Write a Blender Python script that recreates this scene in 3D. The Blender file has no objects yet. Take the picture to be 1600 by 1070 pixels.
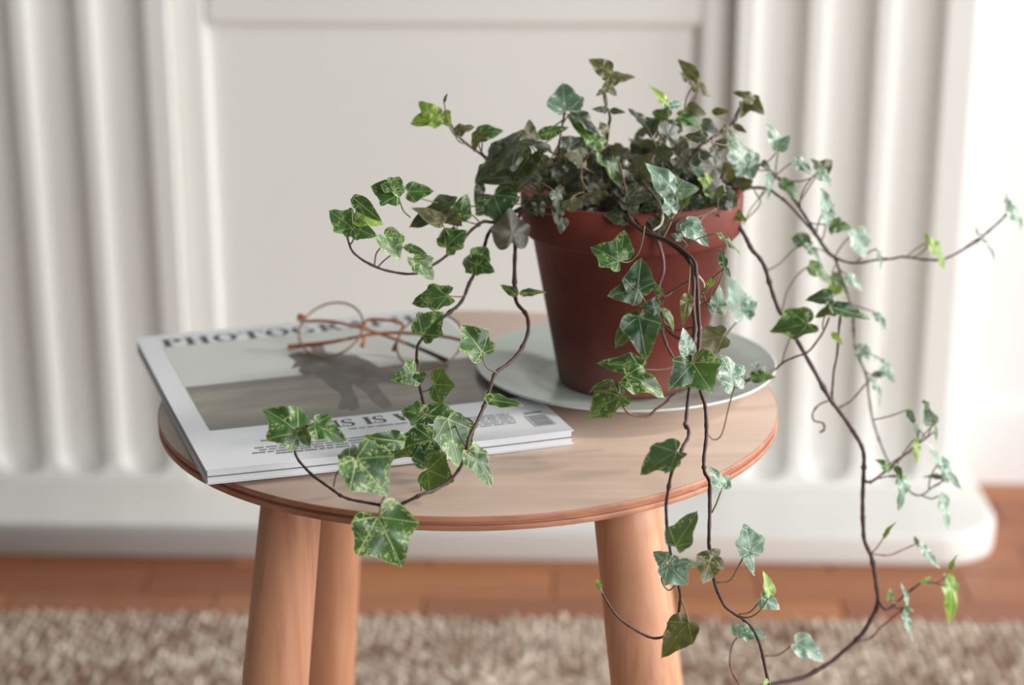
import bpy, math, random
import numpy as np
from mathutils import Vector, Matrix
random.seed(7); rng = np.random.default_rng(7)
S = bpy.context.scene
COL = S.collection
YAW = math.radians(1.5)
TH = math.radians(17.48); F = 2886.0
CAM = np.array([.028, -1.139, .8463])

# ------------------------------------------------------------------ camera, world, lights, exposure
def rotw(p):
    c, s = math.cos(YAW), math.sin(YAW)
    return Vector((p[0]*c - p[1]*s, p[0]*s + p[1]*c, p[2]))
cam_data = bpy.data.cameras.new('camera'); cam = bpy.data.objects.new('camera', cam_data); COL.objects.link(cam)
cam.location = rotw(CAM); cam.rotation_euler = (math.pi/2 - TH, 0, YAW)
cam_data.sensor_width = 36; cam_data.lens = F/1600*36; cam_data.clip_start = .05
cam_data.dof.use_dof = True; cam_data.dof.focus_distance = 1.06; cam_data.dof.aperture_fstop = 4.2
S.camera = cam

w = bpy.data.worlds.new('world'); S.world = w; w.use_nodes = True
w.node_tree.nodes['Background'].inputs[0].default_value = (.93, .96, 1.0, 1)
w.node_tree.nodes['Background'].inputs[1].default_value = .19

def area(name, loc, target, sx, sy, power, col):
    l = bpy.data.lights.new(name, 'AREA'); l.shape = 'RECTANGLE'; l.size = sx; l.size_y = sy; l.energy = power; l.color = col
    o = bpy.data.objects.new(name, l); COL.objects.link(o); o.location = loc
    o.rotation_euler = (Vector(target) - Vector(loc)).to_track_quat('-Z', 'Y').to_euler(); return o
area('window_light', (3.3, .35, 1.15), (0, .45, .45), 2.0, 1.9, 124, (.98, .99, 1.0))
area('second_window_light', (2.5, -2.3, 1.5), (0, .5, .3), 1.8, 1.8, 108, (.98, .985, 1.0))
sun = bpy.data.lights.new('sun', 'SUN'); sun.energy = 1.9; sun.angle = math.radians(7); sun.color = (1, .95, .87)
so = bpy.data.objects.new('sun', sun); COL.objects.link(so)
so.rotation_euler = Vector((-1.0, -.40, -.62)).to_track_quat('-Z', 'Y').to_euler()
S.view_settings.view_transform = 'Standard'; S.view_settings.look = 'None'
S.view_settings.exposure = 0.0; S.view_settings.gamma = 1.0; S.view_settings.use_curve_mapping = False

# ------------------------------------------------------------------ helpers
def ray(px, py):
    a = (px-800)/F; b = (535-py)/F
    return np.array([a, math.cos(TH)+b*math.sin(TH), -math.sin(TH)+b*math.cos(TH)])
def atz(px, py, z):
    r = ray(px, py); t = (z-CAM[2])/r[2]; return CAM+r*t
def aty(px, py, y):
    r = ray(px, py); t = (y-CAM[1])/r[1]; return CAM+r*t
def X_on_wall(px, py, yw):      # world x of a line on the wall plane y = yw
    lo = aty(px, py, .5); c = np.array(rotw(CAM)); p = np.array(rotw(lo)); t = (yw-c[1])/(p[1]-c[1]); return (c+(p-c)*t)[0]

def lin(c):
    return tuple((v/255/12.92 if v/255 <= .04045 else ((v/255+.055)/1.055)**2.4) for v in c[:3]) + (1,)
class NT:
    def __init__(s, name):
        s.m = bpy.data.materials.new(name); s.m.use_nodes = True; s.t = s.m.node_tree; s.b = s.t.nodes['Principled BSDF']
    def n(s, typ, **k):
        nd = s.t.nodes.new('ShaderNode'+typ)
        for a, v in k.items():
            if a.startswith('i_'): nd.inputs[a[2:]].default_value = v
            else: setattr(nd, a, v)
        return nd
    def l(s, a, b): s.t.links.new(a, b)
    def v(s, inp, val):
        if hasattr(val, 'is_output'): s.l(val, inp)
        else: inp.default_value = val
    def math(s, op, a, b=None, c=None, clamp=False):
        nd = s.n('Math', operation=op); nd.use_clamp = clamp
        s.v(nd.inputs[0], a)
        if b is not None: s.v(nd.inputs[1], b)
        if c is not None: s.v(nd.inputs[2], c)
        return nd.outputs[0]
    def mix(s, f, a, b, mode='MIX'):
        nd = s.n('Mix', data_type='RGBA', blend_type=mode)
        s.v(nd.inputs[0], f); s.v(nd.inputs[6], a); s.v(nd.inputs[7], b); return nd.outputs[2]
    def noise(s, scale, detail=3, vec=None, rough=.5, dist=0):
        nd = s.n('TexNoise'); nd.inputs['Scale'].default_value = scale; nd.inputs['Detail'].default_value = detail
        nd.inputs['Roughness'].default_value = rough; nd.inputs['Distortion'].default_value = dist
        if vec is not None: s.l(vec, nd.inputs['Vector'])
        return nd.outputs[0]
    def ramp(s, f, a, b):
        nd = s.n('MapRange', interpolation_type='SMOOTHSTEP'); s.v(nd.inputs[0], f); nd.inputs[1].default_value = a; nd.inputs[2].default_value = b
        return nd.outputs[0]
    def obj(s, scale=(1, 1, 1), rot=(0, 0, 0)):
        tc = s.n('TexCoord'); mp = s.n('Mapping'); mp.inputs['Scale'].default_value = scale; mp.inputs['Rotation'].default_value = rot
        s.l(tc.outputs['Object'], mp.inputs['Vector']); return mp.outputs[0]
    def bump(s, h, strength=.3, dist=.001):
        b = s.n('Bump'); b.inputs['Strength'].default_value = strength; b.inputs['Distance'].default_value = dist
        s.l(h, b.inputs['Height']); s.l(b.outputs[0], s.b.inputs['Normal'])
    def base(s, c): s.v(s.b.inputs['Base Color'], c)
    def rough(s, r): s.v(s.b.inputs['Roughness'], r)

def paint(name, c, c2, scale=2.5, rough=.5):
    m = NT(name); n = m.noise(scale, 4, m.obj()); m.base(m.mix(m.ramp(n, .35, .65), lin(c), lin(c2))); m.rough(rough)
    m.bump(m.noise(160, 2, m.obj()), .05, .0006); return m.m
M = {}
M['paint'] = paint('cream_gloss_paint', (232, 231, 225), (229, 228, 221), rough=.42)
M['wall'] = paint('white_wall_paint', (231, 230, 227), (228, 227, 225), rough=.7)

def wood(name, a, b, c, axis, scale=1., rough=.45, coat=0):
    m = NT(name); sc = [38*scale]*3; sc[axis] = 2.2*scale
    v = m.obj(tuple(sc)); n1 = m.noise(1, 5, v, .6, .6); sc2 = [160*scale]*3; sc2[axis] = 9*scale
    n2 = m.noise(1, 3, m.obj(tuple(sc2)), .6)
    rnd = m.n('ObjectInfo').outputs['Random']
    col = m.mix(m.ramp(n1, .32, .7), lin(a), lin(b)); col = m.mix(m.math('MULTIPLY', m.ramp(n2, .5, .8), .45), col, lin(c))
    m.base(col); m.rough(rough); m.b.inputs['Coat Weight'].default_value = coat; m.b.inputs['Coat Roughness'].default_value = .25
    m.bump(n2, .12, .0004); return m
M['top'] = wood('beech_veneer', (204, 180, 163), (194, 168, 149), (176, 147, 128), 0, .8, .38).m
M['edge'] = wood('beech_edge', (188, 132, 104), (158, 102, 78), (112, 68, 50), 0, 1.4, .5).m
M['leg'] = wood('beech_leg', (202, 150, 118), (182, 126, 94), (150, 94, 68), 2, .9, .5).m

def floor_mat():
    m = NT('parquet_oak'); v = m.obj((3, 40, 40)); n1 = m.noise(1, 5, v, .6, .8)
    rnd = m.n('ObjectInfo').outputs['Random']
    col = m.mix(rnd, lin((142, 80, 46)), lin((184, 118, 70)))
    col = m.mix(m.math('MULTIPLY', m.ramp(n1, .35, .75), .6), col, lin((128, 70, 42)))
    kn = m.ramp(m.noise(9, 2, m.obj((1, 1.4, 1))), .68, .78)
    col = m.mix(m.math('MULTIPLY', kn, .6), col, lin((80, 42, 30)))
    m.base(col); m.rough(.42); m.b.inputs['Coat Weight'].default_value = .1; m.b.inputs['Coat Roughness'].default_value = .2
    m.bump(n1, .08, .0005); return m.m
M['floor'] = floor_mat()
M['subfloor'] = paint('dark_joint_filler', (70, 40, 28), (84, 48, 32), rough=.8)

def attr_mat(name, attr, a, b, rough=.9, grain=900):
    m = NT(name); at = m.n('Attribute', attribute_name=attr); n = m.noise(grain, 2, m.obj())
    col = m.mix(at.outputs['Fac'], lin(a), lin(b)); col = m.mix(m.math('MULTIPLY', n, .25), col, lin((120, 96, 78))); m.base(col); m.rough(rough)
    m.bump(n, .5, .001); return m.m
M['rug'] = attr_mat('woven_jute', 'tone', (150, 118, 98), (240, 226, 206))

def terracotta():
    m = NT('terracotta'); n = m.noise(14, 6, m.obj(), .6); n2 = m.noise(420, 3, m.obj())
    tc = m.n('TexCoord'); sp = m.n('SeparateXYZ'); m.l(tc.outputs['Object'], sp.inputs[0])
    col = m.mix(m.ramp(n, .3, .7), lin((94, 34, 22)), lin((124, 52, 37)))
    low = m.math('SUBTRACT', 1, m.ramp(m.math('ADD', sp.outputs['Z'], m.math('MULTIPLY', m.noise(22, 4, m.obj()), .06)), .035, .075))
    col = m.mix(m.math('MULTIPLY', low, .42), col, lin((150, 116, 104)))          # lime bloom near the foot
    stain = m.ramp(m.noise(6, 3, m.obj((1, 1, 2))), .52, .7)
    col = m.mix(m.math('MULTIPLY', stain, .4), col, lin((158, 92, 72)))
    m.base(col); m.rough(.72); m.bump(n2, .2, .0005); return m.m
M['pot'] = terracotta()
def soil():
    m = NT('potting_soil'); n = m.noise(160, 5, m.obj()); m.base(m.mix(n, lin((24, 17, 14)), lin((66, 46, 36)))); m.rough(1); m.bump(n, 1, .004); return m.m
M['soil'] = soil()
def glaze():
    m = NT('celadon_glaze'); n = m.noise(7, 4, m.obj()); m.base(m.mix(n, lin((168, 180, 172)), lin((182, 192, 184)))); m.rough(.22); return m.m
M['plate'] = glaze()
M['plate_white'] = paint('pale_glazed_rim', (216, 219, 216), (208, 212, 209), rough=.3)
M['paper'] = paint('white_cover_paper', (226, 228, 231), (222, 224, 228), rough=.35)
def pages():
    m = NT('page_block'); w_ = m.n('TexWave', bands_direction='Z'); w_.inputs['Scale'].default_value = 420
    m.l(m.obj(), w_.inputs[0]); m.base(m.mix(w_.outputs[1], lin((204, 206, 208)), lin((228, 229, 231)))); m.rough(.7); return m.m
M['pages'] = pages()
M['ink'] = paint('black_ink', (26, 26, 30), (34, 34, 38), rough=.4)
M['ink_grey'] = paint('grey_ink', (120, 122, 128), (138, 140, 146), rough=.4)
M['photo_sky'] = paint('printed_pale_sky', (196, 202, 198), (204, 208, 202), 6, .3)
def field():
    m = NT('printed_field'); tc = m.n('TexCoord'); sp = m.n('SeparateXYZ'); m.l(tc.outputs['Object'], sp.inputs[0])
    n = m.noise(1, 5, m.obj((14, 60, 10)))
    col = m.mix(m.ramp(n, .3, .7), lin((120, 116, 102)), lin((148, 142, 128)))
    col = m.mix(m.ramp(sp.outputs['Y'], .140, .150), col, lin((112, 106, 98)))       # printed dark band at the horizon
    col = m.mix(m.math('SUBTRACT', 1, m.ramp(sp.outputs['Y'], .066, .095)), col, lin((100, 99, 88)))
    m.base(col); m.rough(.3); return m.m
M['photo_field'] = field()
def fig():
    m = NT('printed_figure'); n = m.noise(70, 4, m.obj()); m.base(m.mix(m.ramp(n, .3, .7), lin((58, 58, 56)), lin((92, 88, 80)))); m.rough(.3); return m.m
M['photo_fig'] = fig()
def simple(name, c, rough=.4, metal=0, **k):
    m = NT(name); n = m.noise(30, 3, m.obj()); c2 = tuple(min(255, v*1.12) for v in c); m.base(m.mix(n, lin(c), lin(c2))); m.rough(rough)
    m.b.inputs['Metallic'].default_value = metal; return m.m
M['amber'] = simple('amber_acetate', (186, 112, 58), .25)
M['wire'] = simple('bronze_wire', (150, 126, 104), .35, .6)
M['tip'] = simple('dark_tortoise', (70, 34, 30), .25)
def lens():
    m = NT('thin_clear_lens'); t = m.t; out = t.nodes['Material Output']; tr = m.n('BsdfTransparent'); gl = m.n('BsdfGlossy')
    gl.inputs['Roughness'].default_value = .03; fr = m.n('Fresnel'); fr.inputs[0].default_value = 1.3; mx = m.n('MixShader')
    m.l(fr.outputs[0], mx.inputs[0]); m.l(tr.outputs[0], mx.inputs[1]); m.l(gl.outputs[0], mx.inputs[2]); m.l(mx.outputs[0], out.inputs[0]); return m.m
M['lens'] = lens()
M['vine'] = simple('dark_woody_vine', (66, 44, 40), .6)
M['vine_red'] = simple('reddish_young_vine', (104, 70, 68), .5)
M['vine_green'] = simple('green_young_vine', (120, 126, 84), .5)
M['stalk'] = simple('purple_green_leaf_stalk', (110, 96, 74), .5)
M['stalk_pale'] = simple('pale_leaf_stalk', (186, 170, 150), .5)

LOBES = [(0, 1), (.82, .57), (-.82, .57), (.96, -.28), (-.96, -.28)]
def leafmat(name, dark, mid, cream, under, cream_amt, sheen=.2, rough=.36):
    m = NT(name)
    uv = m.n('UVMap', uv_map='leaf'); sp = m.n('SeparateXYZ'); m.l(uv.outputs[0], sp.inputs[0])
    ed = m.n('UVMap', uv_map='edge'); se = m.n('SeparateXYZ'); m.l(ed.outputs[0], se.inputs[0])
    x = sp.outputs[0]; y = sp.outputs[1]; vmin = None
    for lx, ly in LOBES:
        q = math.hypot(lx, ly); dx, dy = lx/q, ly/q
        per = m.math('ABSOLUTE', m.math('ADD', m.math('MULTIPLY', x, dy), m.math('MULTIPLY', y, -dx)))
        al = m.math('ADD', m.math('MULTIPLY', x, dx), m.math('MULTIPLY', y, dy))
        pen = m.math('MULTIPLY', m.math('LESS_THAN', al, -.01), 5)
        d = m.math('ADD', per, pen); d = m.math('ADD', d, m.math('MULTIPLY', al, .006))
        vmin = d if vmin is None else m.math('MINIMUM', vmin, d)
    vein = m.math('SUBTRACT', 1, m.ramp(vmin, .004, .024))
    rnd = m.n('ObjectInfo').outputs['Random']
    off = m.n('CombineXYZ'); m.v(off.inputs[2], m.math('MULTIPLY', rnd, 50)); va = m.n('VectorMath', operation='ADD'); m.l(uv.outputs[0], va.inputs[0]); m.l(off.outputs[0], va.inputs[1])
    n1 = m.noise(3.0, 3, va.outputs[0], .5, .6); n2 = m.noise(15, 3, va.outputs[0], .6, .7); n3 = m.noise(2., 3, va.outputs[0]); n4 = m.noise(5.5, 4, va.outputs[0], .65, 1.2)
    edge = m.math('POWER', se.outputs[0], 6)
    area_ = m.math('ADD', m.math('ADD', n1, m.math('MULTIPLY', edge, .16)), m.math('MULTIPLY', m.math('SUBTRACT', rnd, .5), .12))
    spots = m.math('MULTIPLY', m.ramp(n2, .53, .58), m.ramp(area_, .53-cream_amt, .62-cream_amt))
    streak = m.math('MULTIPLY', m.ramp(n4, .58, .64), m.ramp(area_, .52-cream_amt, .60-cream_amt))
    rimc = m.ramp(m.math('ADD', m.math('MULTIPLY', se.outputs[0], 1), m.math('MULTIPLY', n4, .25)), 1.06, 1.14)
    bl = m.math('MAXIMUM', m.math('MAXIMUM', spots, streak), m.math('MULTIPLY', rimc, .7))
    col = m.mix(m.ramp(n3, .35, .65), lin(dark), lin(mid)); col = m.mix(m.math('MULTIPLY', bl, .72), col, lin(cream))
    col = m.mix(m.math('MULTIPLY', vein, .6), col, lin(cream))
    geo = m.n('NewGeometry'); und = m.mix(m.math('MULTIPLY', vein, .4), m.mix(n1, lin(under), lin(tuple(v*.85 for v in under))), lin(cream))
    col = m.mix(geo.outputs['Backfacing'], col, und)
    m.base(col); m.rough(rough); m.b.inputs['Specular IOR Level'].default_value = .5
    m.b.inputs['Coat Weight'].default_value = sheen; m.b.inputs['Coat Roughness'].default_value = .3
    m.bump(m.math('ADD', m.math('MULTIPLY', vein, -.8), m.math('MULTIPLY', n2, .7)), .35, .0012)
    tl = m.n('BsdfTranslucent'); m.l(m.mix(.5, col, lin((150, 170, 60))), tl.inputs[0]); mx = m.n('MixShader'); mx.inputs[0].default_value = .22
    out = m.t.nodes['Material Output']; m.l(m.b.outputs[0], mx.inputs[1]); m.l(tl.outputs[0], mx.inputs[2]); m.l(mx.outputs[0], out.inputs[0]); return m.m
M['green'] = leafmat('ivy_leaf_green', (34, 72, 34), (66, 108, 50), (186, 202, 124), (104, 112, 74), .03)
M['dark'] = leafmat('ivy_leaf_dark', (34, 66, 44), (58, 92, 58), (176, 192, 138), (92, 92, 64), -.03)
M['pale'] = leafmat('ivy_leaf_sheen_paled', (76, 114, 90), (112, 146, 122), (218, 228, 206), (120, 138, 108), .02, .5, .4)  # variegated grey-green, paled so the window sheen is painted into the leaf colour
M['lime'] = leafmat('ivy_leaf_young_lime', (112, 150, 52), (146, 176, 74), (206, 216, 132), (160, 178, 84), .0)
M['olive'] = leafmat('ivy_leaf_olive_brown', (62, 62, 38), (96, 94, 56), (158, 152, 100), (104, 98, 68), .0, .25)
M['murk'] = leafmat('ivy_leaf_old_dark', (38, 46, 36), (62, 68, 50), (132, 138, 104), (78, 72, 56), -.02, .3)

def mesh(name, verts, faces, mats, parent=None, smooth=True, mi=None):
    me = bpy.data.meshes.new(name); me.from_pydata([tuple(v) for v in verts], [], faces)
    for m in (mats if isinstance(mats, (list, tuple)) else [mats]): me.materials.append(m)
    if smooth: me.polygons.foreach_set('use_smooth', [True]*len(me.polygons))
    if mi is not None: me.polygons.foreach_set('material_index', mi)
    me.update(); o = bpy.data.objects.new(name, me); COL.objects.link(o)
    if parent: o.parent = parent
    return o
def empty(name, loc, rz, label, cat):
    o = bpy.data.objects.new(name, None); o.empty_display_size = .05; COL.objects.link(o); o.location = loc; o.rotation_euler = (0, 0, rz)
    o['label'] = label; o['category'] = cat; return o
def struct(o): o['kind'] = 'structure'; return o
def box(x0, x1, y0, y1, z0, z1):
    v = [(x, y, z) for z in (z0, z1) for y in (y0, y1) for x in (x0, x1)]
    return v, [(0, 2, 3, 1), (4, 5, 7, 6), (0, 1, 5, 4), (1, 3, 7, 5), (3, 2, 6, 7), (2, 0, 4, 6)]
def bevel(o, wdt, seg=2, ang=.6):
    b = o.modifiers.new('bevel', 'BEVEL'); b.width = wdt; b.segments = seg; b.limit_method = 'ANGLE'; b.angle_limit = ang; return o
def lathe(prof, n=96, closed=False):
    V = []; Fc = []
    for r, z in prof:
        for k in range(n):
            a = 2*math.pi*k/n; V.append((r*math.cos(a), r*math.sin(a), z))
    m = len(prof)
    for i in range(m-1 if not closed else m):
        j = (i+1) % m
        for k in range(n): Fc.append((i*n+k, i*n+(k+1) % n, j*n+(k+1) % n, j*n+k))
    return V, Fc
def catmull(P, per=6):
    P = [np.array(p, float) for p in P]; P = [2*P[0]-P[1]] + P + [2*P[-1]-P[-2]]; out = []
    for i in range(1, len(P)-2):
        for k in range(per):
            t = k/per; a, b, c, d = P[i-1:i+3]
            out.append(.5*(2*b+(c-a)*t+(2*a-5*b+4*c-d)*t*t+(3*b-a-3*c+d)*t**3))
    out.append(P[-2]); return out
def tube(P, R, n=7, cap=True):
    P = [np.array(p, float) for p in P]; V = []; Fc = []; prev = None
    if not hasattr(R, '__len__'): R = [R]*len(P)
    for i, p in enumerate(P):
        t = P[min(i+1, len(P)-1)] - P[max(i-1, 0)]; t = t/(np.linalg.norm(t)+1e-9)
        if prev is None: prev = np.cross(t, [0.3, .1, 1.]) if abs(t[2]) < .95 else np.cross(t, [1., 0, 0])
        u = prev - t*(prev@t); u /= np.linalg.norm(u)+1e-9; prev = u; v = np.cross(t, u)
        for k in range(n):
            a = 2*math.pi*k/n; V.append(p+R[i]*(u*math.cos(a)+v*math.sin(a)))
    for i in range(len(P)-1):
        for k in range(n): Fc.append((i*n+k, i*n+(k+1) % n, (i+1)*n+(k+1) % n, (i+1)*n+k))
    if cap: Fc.append(tuple(range(n))[::-1]); Fc.append(tuple((len(P)-1)*n+k for k in range(n)))
    return V, Fc
class MB:
    def __init__(s): s.V = []; s.F = []
    def add(s, vf): b = len(s.V); s.V += [tuple(v) for v in vf[0]]; s.F += [tuple(i+b for i in f) for f in vf[1]]; return s

# ------------------------------------------------------------------ structure
fl = struct(mesh('floor', *box(-2.0, 2.2, -1.6, 1.1, -.03, -.0015), M['subfloor'], smooth=False))
rowh = .0725; y0 = .742 - 4*rowh
joint0 = X_on_wall(375, 885, .78)
pv, pf = box(-.109, .109, -rowh/2+.0009, rowh/2-.0009, -.012, 0)
pm = None; cnt = 0
for r in range(9):
    yy = y0 + (r+.5)*rowh - .02
    for k in range(-6, 9):
        xx = joint0 + (k + .5 + (.62 if r % 2 else 0))*.22
        if yy > 1.12: continue
        if pm is None:
            o = bevel(mesh('plank', pv, pf, M['floor'], fl, smooth=False), .0008, 1); pm = o
        else:
            o = pm.copy(); COL.objects.link(o); o.parent = fl
        o.location = (xx, yy, random.uniform(-.0004, .0002)); cnt += 1
wb = struct(mesh('wall_back', *box(-2.0, 2.0, .996, 1.1, 0, 2.4), M['wall'], smooth=False))
bb = MB(); bb.add(box(.53, 2.0, .982, .9955, .0005, .092)); bb.add(box(.53, 2.0, .986, .9955, .092, .1))
struct(bevel(mesh('baseboard_back', bb.V, bb.F, M['wall'], smooth=False), .002, 2))

# fireplace surround: hearth, panelled centre, two fluted pilasters
fp = empty('fireplace_surround', (0, .742, 0), 0, 'cream painted fireplace surround with fluted pilasters, blank centre panel and rounded hearth slab', 'fireplace')
FY = .872     # pilaster face
def flocal(V): return [(v[0], v[1]-.742, v[2]) for v in V]
XR = X_on_wall(1558, 800, .80)
# hearth outline with rounded right corner
def hearth():
    rr = .075; pts = [(-1.05, .742)]
    for k in range(17):
        a = -math.pi/2 + k/16*math.pi/2; pts.append((XR-rr+rr*math.cos(a), .742+rr+rr*math.sin(a)))
    pts += [(XR, .9955), (-1.05, .9955)]
    n = len(pts); e = .007; rings = []
    cx = sum(p[0] for p in pts)/n
    def inset(d):
        out = []
        for (x, y) in pts:
            x2, y2 = x, y
            if x > XR-rr and y < .742+rr:
                ax, ay = XR-rr, .742+rr; q = math.hypot(x-ax, y-ay); s = (q-d)/q; x2, y2 = ax+(x-ax)*s, ay+(y-ay)*s
            else:
                if y < .75: y2 = y+d
                if x > XR-.001: x2 = x-d
            out.append((x2, y2))
        return out
    V = []
    for d, z in ((.0005, .0005), (0, .003), (0, .036-e), (e*.13, .036-e*.5), (e*.5, .036-e*.13), (e, .036)):
        V += [(x, y, z) for x, y in inset(d)]
    Fc = []
    for i in range(5):
        for k in range(n): Fc.append((i*n+k, i*n+(k+1) % n, (i+1)*n+(k+1) % n, (i+1)*n+k))
    Fc.append(tuple(range(5*n, 6*n))); Fc.append(tuple(range(n))[::-1])
    o = mesh('hearth', flocal(V), Fc, M['paint'], fp); 
    o.data.polygons[-1].use_smooth = False; o.data.polygons[-2].use_smooth = False
    return o
hearth()
P = .0735; FIL = .0135; FW = P-FIL; FD = .021
def pilaster(flutes, xl, xr):
    xs = [xl]
    for fx in flutes:
        for k in range(15):
            xs.append(fx + FW*(.5-.5*math.cos(math.pi*k/14)))
    xs.append(xr); xs = sorted(xs)
    zs = [.0365, .044] + [.046+.030*(1-math.cos(math.pi/2*k/8)) for k in range(9)] + [.2, .6, 1.15]
    V = []; zc = .076; r = FW/2
    for z in zs:
        for x in xs:
            d = 0
            for fx in flutes:
                u = (x-fx-r)/r; wv = (zc-z)/r if z < zc else 0
                q = 1-u*u-wv*wv
                if q > 0: d = FD*math.sqrt(q)
            V.append((x, FY+d, z))
    n = len(xs); Fc = []
    for i in range(len(zs)-1):
        for k in range(n-1): Fc.append((i*n+k, i*n+k+1, (i+1)*n+k+1, (i+1)*n+k))
    b = len(V); V += [(xl, .9952, .0365), (xr, .9952, .0365), (xl, .9952, 1.15), (xr, .9952, 1.15)]; t = (len(zs)-1)*n
    Fc.append(tuple([b] + [i*n for i in range(len(zs))] + [b+2])[::-1])
    Fc.append(tuple([b+1] + [i*n+n-1 for i in range(len(zs))] + [b+3])); Fc.append((b, b+2, b+3, b+1))
    o = mesh('fluted_pilaster', flocal(V), Fc, M['paint'], fp)
    for p in o.data.polygons[-3:]: p.use_smooth = False
    es = o.modifiers.new('edges', 'EDGE_SPLIT'); es.split_angle = .45
    return o
xe = [X_on_wall(px, 5, FY) for px in (225, 1155, 1265)]
xl_in = X_on_wall(258, 5, FY)
fL = [xe[0]-FW-i*P for i in range(8)][::-1]
pilaster(fL, fL[0]-.03, xl_in)
fR = [xe[1]+FIL+.004+i*P for i in range(3)]
xr_in = xe[1]; xr_out = fR[-1]+FW+.030
pilaster(fR, xr_in, xr_out)
# centre: frame (stiles, rail) and recessed panel
ys, yp = FY+.022, FY+.036
xa = X_on_wall(322, 60, ys); xb = X_on_wall(1094, 60, ys); zt = (lambda c, p: (c+(p-c)*((ys-c[1])/(p[1]-c[1])))[2])(np.array(rotw(CAM)), np.array(rotw(aty(700, 40, .5))))
mb = MB(); mb.add(flocal_box := (flocal(box(xl_in-.001, xa, ys, .9952, .0365, 1.15)[0]), box(0, 1, 0, 1, 0, 1)[1]))
bevel(mesh('frame_stile', mb.V, mb.F, M['paint'], fp, smooth=False), .006, 3)
mb = MB(); mb.add((flocal(box(xb, xr_in+.001, ys, .9952, .0365, 1.15)[0]), box(0, 1, 0, 1, 0, 1)[1]))
bevel(mesh('frame_stile', mb.V, mb.F, M['paint'], fp, smooth=False), .006, 3)
mb = MB(); mb.add((flocal(box(xa, xb, ys, .9952, zt, 1.15)[0]), box(0, 1, 0, 1, 0, 1)[1]))
bevel(mesh('frame_rail', mb.V, mb.F, M['paint'], fp, smooth=False), .006, 3)
mb = MB(); mb.add((flocal(box(xa, xb, yp, .9952, .0365, zt)[0]), box(0, 1, 0, 1, 0, 1)[1]))
mesh('centre_panel', mb.V, mb.F, M['paint'], fp, smooth=False)

# ------------------------------------------------------------------ rug
rug = empty('rug', (0, 0, 0), 0, 'beige and brown woven jute rug under the stool legs', 'rug')
RX0, RX1, RY1, RY0 = -1.25, 1.25, .592, -1.0
bevel(mesh('backing', *box(RX0, RX1, RY0, RY1-.004, .0004, .005), simple('jute_backing', (150, 124, 102), .95), rug, smooth=False), .002, 2)
def loops(xr, yr, name, px_=.0086, py_=.0155):
    nx = int((xr[1]-xr[0])/px_); ny = int((yr[1]-yr[0])/py_)
    ang = np.linspace(0, 2*np.pi, 6, endpoint=False)
    unit = [(math.cos(a)*1, math.sin(a)*1, 0) for a in ang] + [(math.cos(a)*.62, math.sin(a)*.66, .72) for a in ang] + [(0, 0, 1)]
    unit = np.array(unit); fu = []
    for k in range(6):
        j = (k+1) % 6; fu.append((k, j, 6+j, 6+k)); fu.append((6+k, 6+j, 12))
    jx, jy = np.meshgrid(np.arange(nx), np.arange(ny)); N = nx*ny
    cx = xr[0]+(jx+.5+rng.normal(0, .10, jx.shape))*px_; cy = yr[1]-(jy+.5+.5*(jx % 2)+rng.normal(0, .12, jx.shape))*py_
    cx, cy = cx.ravel(), cy.ravel(); sx = px_*rng.uniform(.46, .62, N); sy = py_*rng.uniform(.5, .72, N); sz = rng.uniform(.0035, .0065, N); rt = rng.normal(.18, .22, N)
    low = np.sin(cx*23+np.sin(cy*31)*1.3)+np.sin(cy*60+cx*9)+np.sin(cx*61-cy*24)*.7
    tone = np.clip(.52+.13*low+rng.normal(0, .26, N), 0, 1)
    U = unit[None]; X = U[..., 0]*sx[:, None]; Y = U[..., 1]*sy[:, None]; c, s = np.cos(rt)[:, None], np.sin(rt)[:, None]
    V = np.stack([cx[:, None]+X*c-Y*s, cy[:, None]+X*s+Y*c, .0045+U[..., 2]*sz[:, None]], -1).reshape(-1, 3)
    Fc = []; 
    for i in range(N):
        b = i*13; Fc += [tuple(b+q for q in f) for f in fu]
    o = mesh(name, V.tolist(), Fc, M['rug'], rug); a = o.data.attributes.new('tone', 'FLOAT', 'POINT'); a.data.foreach_set('value', np.repeat(tone, 13)); o['kind'] = 'stuff'
loops((RX0+.004, RX1-.004), (-.35, RY1+.002), 'jute_loops')

# ------------------------------------------------------------------ stool
st = empty('stool', (0, 0, 0), YAW, 'round beech stool with a grooved double rim and four splayed legs, standing on the rug', 'stool')
def disc(r, z0, z1, b):
    pr = [(0.0001, z0), (r-b, z0), (r-b*.3, z0+b*.3), (r, z0+b), (r, z1-b), (r-b*.3, z1-b*.3), (r-b, z1), (.0001, z1)]
    return lathe(pr, 160)
def flat_caps(o, ang=.6):
    m_ = o.modifiers.new('wn', 'EDGE_SPLIT'); m_.split_angle = ang; return o
V, Fc = disc(.2, .4466, .45, .0007); mi = [0 if (max(V[i][2] for i in f)-min(V[i][2] for i in f) < 1e-6 and V[f[0]][2] > .449) else 1 for f in Fc]
flat_caps(mesh('tabletop', V, Fc, [M['top'], M['edge']], st, mi=mi))
V, Fc = lathe([(.0001, .4443), (.1978, .4443), (.1978, .4467), (.0001, .4467)], 160); flat_caps(mesh('groove_core', V, Fc, M['edge'], st))
V, Fc = disc(.2, .4412, .4447, .0008); flat_caps(mesh('lower_disc', V, Fc, M['edge'], st))
for (x, y, k) in ((-.1035, -.092, 1.05), (.0925, -.104, 1.3), (-.0915, .102, .95), (.1035, .092, 1.1)):
    h = .442; P0 = np.array([x, y, .4413]); P1 = np.array([x*(1+k*h), y*(1+k*h), .0102])
    pts = []; R = []
    for i in range(13):
        t = i/12; pts.append(P0+(P1-P0)*t); R.append(.0182+.0075*t if t < .97 else .0245)
    V, Fc = tube(pts, R, 32); mesh('leg', V, Fc, M['leg'], st)

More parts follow.
